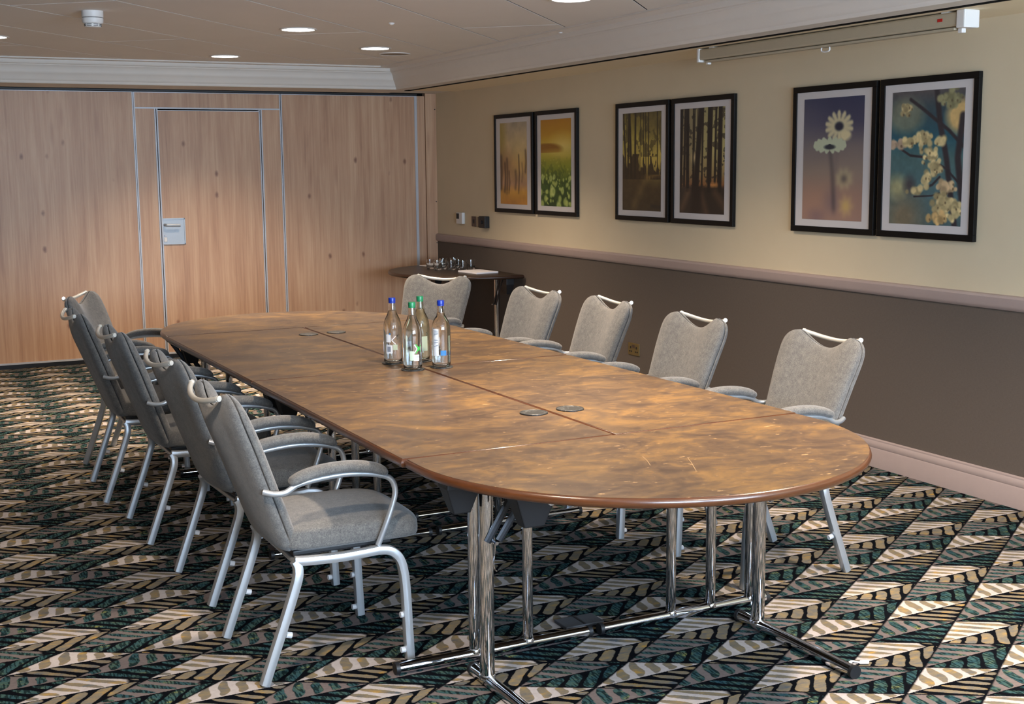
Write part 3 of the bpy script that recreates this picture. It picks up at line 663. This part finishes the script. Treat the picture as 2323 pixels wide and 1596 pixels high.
def rect_table(lx, ly, lb, three):
    T = empty('folding_table', place(lx, ly), RZ, label=lb, cat='table', group='rectangular table sections of the boardroom table')
    hw, hl = .3685, .8165
    tabletop([(-hw, -hl), (hw, -hl), (hw, hl), (-hw, hl)], T)
    for s_ in (-1, 1):
        y = s_ * (hl - .125); foot(T, (-hw + .02, y, .0205), (hw - .02, y, .0205))
        for x in ((-.080, .118) if not three else (-.065, .105)): pole(T, x, y, .0175)
        if three and s_ < 0: pole(T, .277, y, .0175)
        q = MB(); q.tube([(-hw + .08, y, .69), (hw - .08, y, .69)], .014, n=10); q.build('under_rail', M['chrome'], T, smooth=40)
        strut(T, (-.09, y, .50), (-.09, y - s_ * .26, .685)); strut(T, (.095, y, .50), (.095, y - s_ * .26, .685))
        if s_ * ly < 0: hook_block(T, -hw + .12, s_ * (hl - .08), .045, .04, .13)
    q = MB(); q.box(-.02, .02, -hl + .13, hl - .13, .672, .70); q.build('under_rail', M['dark_metal'], T)
    return T
rect_table(-.3768, -.8250, 'long brown table section, near left quarter beside front chairs', False)
rect_table(.3768, -.8250, 'long brown table section, near right quarter facing dado wall', True)
rect_table(-.3768, .8250, 'long brown table section, far left quarter behind the bottles', False)
rect_table(.3768, .8250, 'long brown table section, far right quarter behind the bottles', True)
def d_poly(R=.736, d_=.088):
    pts = [(R, 0), (R, -d_)] + [(R * math.cos(a), -d_ + R * math.sin(a)) for a in [-math.pi * k / 48 for k in range(1, 48)]] + [(-R, -d_), (-R, 0)]
    return pts[::-1]
def d_table(loc, rz, lb, mat='top', leg=.52):
    T = empty('half_round_table', loc, rz, label=lb, cat='table')
    tabletop(d_poly(), T, mat)
    for s_ in (-1, 1):
        x = s_ * leg + (.006 if leg > .5 else 0); foot(T, (x, .02, .0205), (x, -.56, .0205), .020); pole(T, x, -.075, .0235)
        q = MB(); q.tube([(x, -.03, .688), (x, -.5, .688)], .013, n=10); q.build('under_rail', M['chrome'], T, smooth=40)
        for e_ in (-.022, .022): strut(T, (x + e_ * .9 + .012, -.100, .468), (x + e_ * 1.2 + .15, -.112, .69), .012)
        q = MB(); q.lathe([(.006, 0), (.006, .05)], n=10); o = q.build('strut_bolt', M['chrome'], T); o.location = (x + .012, -.078, .468); o.rotation_euler = (math.pi / 2, 0, 0)
    q = MB(); q.tube([(-leg, -.075, .688), (leg, -.075, .688)], .014, n=10); q.build('under_rail', M['chrome'], T, smooth=40)
    hook_block(T, -.455, -.262, .065, .04, .15); hook_block(T, -.60, -.075, .055, .035, .135); hook_block(T, .60, -.075, .055, .035, .135)
    return T
NT_ = d_table(place(0, -1.6585), RZ, 'half round brown table section at the near end of boardroom table')
q = MB(); q.tube(catmull([(-.492, -.088, .49), (-.489, -.088, .44), (-.495, -.09, .39), (-.487, -.09, .37), (-.472, -.09, .375)]), .0018, n=6); q.build('wire_hook', M['chrome'], NT_)
M['scratch'] = simple('bare_scratch', srgb(176, 146, 108), .6)
for pts in ([(.018, -.388), (.008, -.392), (-.014, -.441), (-.066, -.543)], [(-.099, -.311), (-.120, -.37), (-.143, -.421)]):
    q = MB(); q.tube([(x, y, ZTOP + .0002) for x, y in pts], .0007, .0002, n=6, up=(1, 0, 0)); q.build('scratch', M['scratch'], NT_)
d_table(place(0, 1.6585), RZ + math.pi, 'half round brown table section at the far end of boardroom table')
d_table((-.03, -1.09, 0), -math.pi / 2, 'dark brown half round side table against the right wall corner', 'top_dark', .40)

# ------------------------------------------------------------------ chairs
def make_chair():
    T = empty('conference_chair'); X0 = .244
    def P(x, y, z): return (x - X0, y, z)
    for s_ in (-1, 1):
        y = s_ * .2365
        rear = catmull([P(0, y, .004), P(.035, y, .10), P(.072, y, .20), P(.104, y, .29), P(.118, y, .335), P(.120, y * .985, .365), P(.112, y * .97, .386)], 4)
        q = MB(); q.tube(rear, .0155, .0175, n=12, power=4, up=(1, 0, 0)); L = q.build('leg', M['chair_alu'], T, smooth=45)
        q = MB(); q.tube([P(.0745, y, .155), P(.092, y, .150)], .010, n=10); q.build('clear_bumper', M['clear'], L, smooth=40)
        fr = catmull([P(.488, y, .004), P(.483, y, .12), P(.478, y, .24), P(.470, y, .31), P(.455, y, .352), P(.425, y, .378), P(.385, y, .385)], 4)
        q = MB(); q.tube(fr, .0155, .0175, n=12, power=4, up=(1, 0, 0)); L = q.build('leg', M['chair_alu'], T, smooth=45)
        for z in (.035, .155):
            q = MB(); q.tube([P(.474, y, z), P(.458, y, z)], .010, n=10); q.build('clear_bumper', M['clear'], L, smooth=40)
        rail = catmull([P(.112, y * .97, .386), P(.15, y * .985, .383), P(.25, y, .380), P(.33, y, .382), P(.388, y, .385)], 4)
        q = MB(); q.tube(rail, .0150, .0170, n=12, power=4, up=(0, 0, 1)); q.build('side_rail', M['chair_alu'], T, smooth=45)
        for x in (0, .488):
            pass
        ya = s_ * .247
        at = catmull([P(.022, s_ * .222, .616), P(.05, s_ * .236, .609), P(.085, ya, .612), P(.125, ya, .632), P(.19, ya, .643), P(.27, ya, .648), P(.34, ya, .643), P(.395, ya, .632), P(.432, ya, .614), P(.446, ya, .575), P(.436, ya, .530), P(.412, ya * .99, .465), P(.387, y, .400)], 5)
        q = MB(); q.tube(at, .0095, n=12); A = q.build('arm_tube', M['chair_alu'], T, smooth=50)
        cl = catmull([P(.100, ya, .637), P(.118, ya, .648), P(.16, ya, .662), P(.22, ya, .671), P(.29, ya, .672), P(.35, ya, .664), P(.395, ya, .650), P(.418, ya, .634)], 4); n_ = len(cl)
        ra = [max(.12, (1 - abs(2 * i / (n_ - 1) - 1) ** 5)) ** .5 if True else 1 for i in range(n_)]
        q = MB(); q.tube(cl, .0185, .0275, n=14, power=2.4, up=(0, 0, 1), radii=ra); q.build('arm_pad', M['felt'], T, smooth=60)
    # seat cushion
    Nu, Nv = 26, 24
    def pill(x0, x1, hw, zc, th, crown):
        vs = []; fs = []
        for side in (1, -1):
            for j in range(Nv + 1):
                b_ = -math.cos(math.pi * j / Nv)
                for i in range(Nu + 1):
                    a = -math.cos(math.pi * i / Nu)
                    e_ = (1 - abs(a) ** 9) ** (1 / 5) * (1 - abs(b_) ** 9) ** (1 / 5)
                    wid = hw(b_) * (1 - .10 * max(0, abs(b_)) ** 10)
                    ly = a * wid; lx = (x0 + x1) / 2 + b_ * (x1 - x0) / 2 * (1 - .06 * abs(a) ** 4)
                    z = zc + side * th * e_ + (crown * (1 - a * a) * (1 - b_ * b_) if side > 0 else 0) - .012 * max(0, b_) ** 4
                    vs.append(P(lx, ly, z))
            base = 0 if side == 1 else (Nu + 1) * (Nv + 1)
            for j in range(Nv):
                for i in range(Nu):
                    k = base + j * (Nu + 1) + i; fs.append((k, k + 1, k + Nu + 2, k + Nu + 1))
        q = MB(); q.add(vs, fs); return q
    q = pill(.085, .560, lambda b_: .222 + .012 * (b_ + .2) - .03 * max(0, b_) ** 3, .442, .040, .024)
    o = q.build('seat', M['felt'], T); bm = bmesh.new(); bm.from_mesh(o.data); bmesh.ops.remove_doubles(bm, verts=bm.verts, dist=.0005); bmesh.ops.recalc_face_normals(bm, faces=bm.faces); bm.to_mesh(o.data); bm.free(); o.data.polygons.foreach_set('use_smooth', [True] * len(o.data.polygons))
    # back: front cushion and rear shell meeting at a seam
    zs = [.400, .44, .53, .638, .739, .83, .905]; xsn = [.108, .098, .066, .026, -.010, -.045, -.070]
    def xsm(z): return float(np.interp(z, zs, xsn))
    Nu, Nv = 40, 34
    def back(side, T0, name):
        vs = []; fs = []
        for sheet in (0, 1):
            for j in range(Nv + 1):
                vv = .5 - .5 * math.cos(math.pi * j / Nv); b_ = 2 * vv - 1
                for i in range(Nu + 1):
                    a = -math.cos(math.pi * i / Nu)
                    hw = .198 + .053 * vv ** 1.1
                    rnd = (1 - abs(b_) ** 10) ** (1 / 2.4) if b_ > 0 else (1 - abs(b_) ** 12) ** (1 / 3.5)
                    rnd = .64 + .36 * rnd if b_ > 0 else .80 + .20 * rnd
                    y = a * hw * rnd
                    top = .921 - .060 * max(0, 1 - (abs(y) / .155) ** 2) ** 1.25 - .012 * (abs(y) / .24) ** 4
                    z = .402 + (top - .402) * vv
                    e_ = (1 - abs(a) ** 8) ** (1 / 3) * ((1 - abs(b_) ** 12) ** (1 / 3) if b_ < 0 else (1 - abs(b_) ** 5) ** (1 / 2.2))
                    x = xsm(.402 + (.904 - .402) * vv * (1 if b_ < .8 else 1)) + .010 * a * a
                    if sheet: x += side * T0 * e_ * (1 + .12 * (1 - a * a)) + side * .0024
                    else: x += side * .0024
                    vs.append(P(x, y, z))
            base = sheet * (Nu + 1) * (Nv + 1)
            for j in range(Nv):
                for i in range(Nu):
                    k = base + j * (Nu + 1) + i; fs.append((k, k + 1, k + Nu + 2, k + Nu + 1))
        q = MB(); q.add(vs, fs); o = q.build(name, M['felt'], T, fix=False)
        bm = bmesh.new(); bm.from_mesh(o.data); bmesh.ops.remove_doubles(bm, verts=bm.verts, dist=.0008); bmesh.ops.recalc_face_normals(bm, faces=bm.faces); bm.to_mesh(o.data); bm.free()
        o.data.polygons.foreach_set('use_smooth', [True] * len(o.data.polygons)); return o
    back(1, .036, 'backrest'); back(-1, .036, 'back_shell')
    r = catmull([P(-.094, -.172, .908), P(-.106, -.140, .901), P(-.119, -.08, .891), P(-.124, 0, .886), P(-.119, .08, .891), P(-.106, .140, .901), P(-.094, .172, .908)], 5)
    q = MB(); q.tube(r, .0088, n=12); G = q.build('grab_rail', M['rail_alu'], T, smooth=50)
    for s_ in (-1, 1):
        q = MB(); q.tube([P(-.095, s_ * .170, .9095), P(-.090, s_ * .179, .910)], .0092, n=12); q.build('rail_cap', M['rail_alu'], G, smooth=40)
    q = MB(); q.tube([P(.125, -.225, .372), P(.125, .225, .372)], .010, n=10); q.build('stretcher', M['chair_alu'], T, smooth=40)
    q = MB(); q.tube([P(.40, -.225, .378), P(.40, .225, .378)], .010, n=10); q.build('stretcher', M['chair_alu'], T, smooth=40)
    q = MB(); q.box(.12 - X0, .45 - X0, -.19, .19, .388, .405); q.build('seat_pan', M['black'], T, bevel=.004)
    return T
ch = make_chair()
chairs = [(-3.703, -7.113, 0.6, 'grey felt armchair nearest the camera on the left, seat fully visible'),
          (-3.688, -6.293, 3.0, 'grey felt armchair second from the near end in the left row'),
          (-3.730, -5.372, 0.8, 'grey felt armchair third from the near end in the left row'),
          (-3.778, -4.548, -.7, 'grey felt armchair fourth from the near end in the left row'),
          (-3.640, -3.660, -27, 'grey felt armchair at the far left corner, turned toward the partition side'),
          (-1.552, -3.611, 215, 'grey felt armchair in front of the dark side table, facing the camera'),
          (-1.433, -4.703, 185.5, 'grey felt armchair second from the far end in the right row'),
          (-1.366, -5.379, 178, 'grey felt armchair left of the wall socket, third from far end in right row'),
          (-1.406, -6.241, 180, 'grey felt armchair right of the wall socket in the right row'),
          (-1.335, -7.050, 179.5, 'grey felt armchair nearest the camera on the right, back brightly lit')]
for i, (x, y, a, lb) in enumerate(chairs):
    T = ch if i == 0 else copy_tree(ch); a = math.radians(a)
    T.location = (x + .244 * math.cos(a), y + .244 * math.sin(a), 0); T.rotation_euler = (0, 0, a)
    tag(T, lb, 'chair', 'grey conference armchairs around the table')

# ------------------------------------------------------------------ things on the tables
def coaster(x, y, lb, rz=0):
    q = MB(); q.lathe([(.048, 0), (.0505, .001), (.0505, .004), (.049, .005), (.044, .005), (.043, .0043)], n=40)
    o = q.build('coaster', M['coaster'], smooth=35); o.location = (x, y, ZTOP); o.rotation_euler = (0, 0, rz); tag(o, lb, 'coaster', 'round dark coasters'); return o
cs = [(-2.650, -5.764, 'round dark coaster under the left blue capped bottle'), (-2.644, -5.987, 'round dark coaster under the front green capped bottle'),
      (-2.516, -5.764, 'round dark coaster under the rear green capped bottle'), (-2.506, -5.979, 'round dark coaster under the right blue capped bottle'),
      (-2.637, -7.125, 'round dark empty coaster left of the seam at the near end'), (-2.488, -7.120, 'round dark empty coaster right of the seam at the near end'),
      (-2.682, -4.600, 'round dark empty coaster left of the seam at the far end'), (-2.525, -4.587, 'round dark empty coaster right of the seam at the far end')]
for i, (x, y, lb) in enumerate(cs): coaster(x, y, lb, i * .8)
def on_cyl(mb, pts2, r, z0, a0, s_=1.0):      # (u metres along the surface to the right as seen from outside, v up)
    return [(r * math.cos(a0 + p[0] / r), r * math.sin(a0 + p[0] / r), z0 + p[1]) for p in pts2]
def patch(par, mat, r, a0, u0, u1, z0, z1, name='label_print'):
    n_ = max(2, int(abs(u1 - u0) / .004)); vs = []
    for k in range(n_ + 1):
        a = a0 + (u0 + (u1 - u0) * k / n_) / r
        for rr_ in (r + .0002, r + .0005):
            vs += [(rr_ * math.cos(a), rr_ * math.sin(a), z0), (rr_ * math.cos(a), rr_ * math.sin(a), z1)]
    fs = []
    for k in range(n_):
        b_ = 4 * k; fs += [(b_ + 2, b_ + 6, b_ + 7, b_ + 3), (b_, b_ + 1, b_ + 5, b_ + 4), (b_ + 1, b_ + 3, b_ + 7, b_ + 5), (b_, b_ + 4, b_ + 6, b_ + 2)]
    fs += [(0, 2, 3, 1), (4 * n_, 4 * n_ + 1, 4 * n_ + 3, 4 * n_ + 2)]
    q = MB(); q.add(vs, fs); return q.build(name, M[mat], par)
def slash(par, mat, r, a0, u0, z0, u1, z1, w_):
    dx_, dz_ = u1 - u0, z1 - z0; L_ = math.hypot(dx_, dz_); px_, pz_ = -dz_ / L_ * w_ / 2, dx_ / L_ * w_ / 2; n_ = 4; vs = []
    for k in range(n_ + 1):
        k_ = k / n_
        for s_ in (-1, 1):
            u = u0 + dx_ * k_ + s_ * px_; z = z0 + dz_ * k_ + s_ * pz_; a = a0 + u / r
            vs += [((r + .0003) * math.cos(a), (r + .0003) * math.sin(a), z), ((r + .0008) * math.cos(a), (r + .0008) * math.sin(a), z)]
    fs = []
    for k in range(n_):
        b_ = 4 * k; fs += [(b_ + 1, b_ + 5, b_ + 7, b_ + 3), (b_, b_ + 2, b_ + 6, b_ + 4), (b_, b_ + 4, b_ + 5, b_ + 1), (b_ + 2, b_ + 3, b_ + 7, b_ + 6)]
    fs += [(0, 1, 3, 2), (4 * n_, 4 * n_ + 2, 4 * n_ + 3, 4 * n_ + 1)]
    q = MB(); q.add(vs, fs); return q.build('label_mark', M[mat], par)
def text_on(par, body, mat, r, a0, u0, z0, size):
    cu = bpy.data.curves.new('lettering', 'FONT'); cu.body = body; cu.size = size; cu.extrude = .0002; cu.resolution_u = 2
    o = bpy.data.objects.new('lettering', cu); C.objects.link(o); dg = bpy.context.evaluated_depsgraph_get(); me = bpy.data.meshes.new_from_object(o.evaluated_get(dg)); bpy.data.objects.remove(o)
    for v in me.vertices:
        a = a0 + (u0 + v.co.x) / r; rr_ = r + .0006 + v.co.z; z = z0 + v.co.y; v.co = (rr_ * math.cos(a), rr_ * math.sin(a), z)
    me.materials.clear(); me.materials.append(M[mat]); p_ = bpy.data.objects.new('lettering', me); C.objects.link(p_); p_.parent = par; return p_
outer = [(.030, 0), (.037, .002), (.0405, .008), (.0410, .020), (.0410, .145), (.0402, .162), (.0380, .178), (.0335, .194), (.0272, .208), (.0212, .220), (.0180, .233), (.0165, .250), (.0156, .262), (.0148, .272), (.0145, .280)]
outer2 = [(.030, 0), (.037, .002), (.0405, .008), (.0410, .020), (.0410, .160), (.0395, .178), (.0350, .196), (.0270, .212), (.0190, .224), (.0165, .238), (.0155, .255), (.0148, .272), (.0145, .280)]
def bottle(x, y, cap, glass, lb, prof, marks):
    B = empty('water_bottle', (x, y, ZTOP + .005), label=lb, cat='bottle', group='glass water bottles on coasters')
    inn = [(max(.002, r - .0025), z) for r, z in prof]; inn[0] = (.020, .010); inn[1] = (.032, .0075); inn[2] = (.0375, .012)
    q = MB(); q.lathe(prof + [(.0125, .280)] + inn[::-1] + [(.001, .012)], n=40, cap0=True, cap1=True); q.build('glass', M[glass], B, smooth=50)
    wt = [(max(.001, r - .0022), z) for r, z in prof if .012 < z < .245]; wt = [(.019, .0105), (.033, .0085)] + wt
    q = MB(); q.lathe(wt, n=40); q.build('water', M['water'], B, smooth=50)
    q = MB(); q.lathe([(.0148, .266), (.0156, .267), (.0156, .271), (.0150, .272), (.0158, .273), (.0158, .287), (.0150, .290), (.001, .2905)], n=28); q.build('cap', M[cap], B, smooth=35)
    marks(B); return B
CA = math.atan2(-11.155 + 5.9, -4.686 + 2.57)          # direction from the bottles to the camera
R_ = .041
def mk1(B):
    patch(B, 'print_white', R_, CA, -.031, .0, .045, .082); patch(B, 'print_white', R_, CA, -.030, -.008, .095, .13)
    for k in range(6): patch(B, 'print_navy', R_ + .0006, CA, -.024 + k * .0028, -.0228 + k * .0028, .052, .076, 'barcode_bar')
    patch(B, 'print_pale', R_, CA, .002, .022, .060, .084)
    for s_ in (-1, 1): slash(B, 'print_white', R_, CA, -.004, .104, .014, .104 + s_ * .018, .0035)
    patch(B, 'print_blue', R_, CA, -.016, -.008, .128, .136)
def mk2(B):
    patch(B, 'print_pale', R_, CA, -.012, .008, .042, .082)
    for s_ in (-1, 1):
        slash(B, 'print_white', R_, CA, .008, .092 + s_ * .018, .020, .092, .004); slash(B, 'print_green', R_, CA, .014, .092 + s_ * .020, .030, .092 - s_ * .006, .0035); slash(B, 'print_green', R_, CA, .022, .092 - s_ * .012, .040, .092 + s_ * .014, .0035)
    patch(B, 'print_white', R_, CA, .006, .030, .040, .066); text_on(B, 'dra', 'print_navy', R_, CA, .016, .053, .012)
def mk3(B): patch(B, 'print_pale', R_, CA, .004, .034, .046, .112)
def mk4(B):
    patch(B, 'print_white', R_, CA, -.040, -.012, .050, .168)
    for k, z in enumerate((.160, .150, .142, .120, .108, .092)): slash(B, 'print_navy', R_ + .0006, CA, -.036, z, -.014, z + .003 * (k % 3), .0014)
    patch(B, 'print_blue', R_, CA, -.004, .022, .052, .074); text_on(B, 'LU', 'print_navy', R_, CA, .024, .053, .024)
bottle(-2.650, -5.764, 'cap_blue', 'glass', 'glass water bottle with blue cap, leftmost, barcode at lower left', outer, mk1)
bottle(-2.644, -5.987, 'cap_green', 'glass', 'glass water bottle with green cap and green cross mark, in front', outer, mk2)
bottle(-2.516, -5.764, 'cap_green', 'glass_green', 'glass water bottle with green cap, at the back, partly hidden', outer, mk3)
bottle(-2.506, -5.979, 'cap_blue', 'glass', 'glass water bottle with blue cap, rightmost, white panel and blue band', outer2, mk4)
# tumblers on the side table
g0 = None
for i, (x, y) in enumerate([(-.44, -.86), (-.36, -.95), (-.29, -.80), (-.43, -1.00), (-.33, -1.07), (-.22, -.90), (-.24, -1.02), (-.26, -1.16), (-.16, -1.10), (-.18, -.78)]):
    if g0 is None:
        q = MB(); q.lathe([(.026, 0), (.029, .002), (.034, .040), (.037, .082), (.0355, .082), (.0325, .040), (.027, .014), (.001, .012)], n=24)
        g0 = q.build('drinking_glass', M['glass'], smooth=45); o = g0
    else: o = g0.copy(); C.objects.link(o)
    o.location = (x, y, ZTOP + .0005); tag(o, 'small clear tumbler in the cluster on the dark side table', 'glass', 'tumblers on the side table')
def paper(cx, cy, sx, sy, rz, lb, n_=1):
    q = MB(); q.box(-sx / 2, sx / 2, -sy / 2, sy / 2, 0, .006 * n_); o = q.build('paper_stack', M['paper'], bevel=.001); o.location = (cx, cy, ZTOP + .0005); o.rotation_euler = (0, 0, rz); tag(o, lb, 'paper')
paper(-.235, -1.40, .21, .297, .12, 'white paper stack on the dark side table, right of the tumblers', 2)
paper(-.28, -.55, .15, .21, .3, 'small white paper on the dark side table, left behind the tumblers')
M['lid_grey'] = simple('grey_plastic_lid', srgb(66, 68, 72), .6)
S_ = empty('floor_box', (-2.558, -7.311, 0), label='dark floor power box lid under the near end of the table', cat='floor box')
q = MB(); q.box(-.076, .076, -.046, .046, 0, .012); q.build('lid', M['lid_grey'], S_, bevel=.003); q = MB(); q.box(-.004, .004, -.046, .046, .012, .014); q.build('lid_joint', M['dark_metal'], S_)
q = MB(); q.tube(catmull([(0, 0, .002), (.02, .012, .004), (.035, .002, .003), (.05, -.012, .003)]), .0015, .006, n=6); q.add([(.03, -.015, .003), (.055, -.03, .004), (.075, -.01, .006), (.05, .006, .004)], [(0, 1, 2, 3)])
o = q.build('tape_scrap', M['paper']); o.location = (-1.975, -8.05, .001); tag(o, 'small white scrap lying by the right table foot', 'scrap')
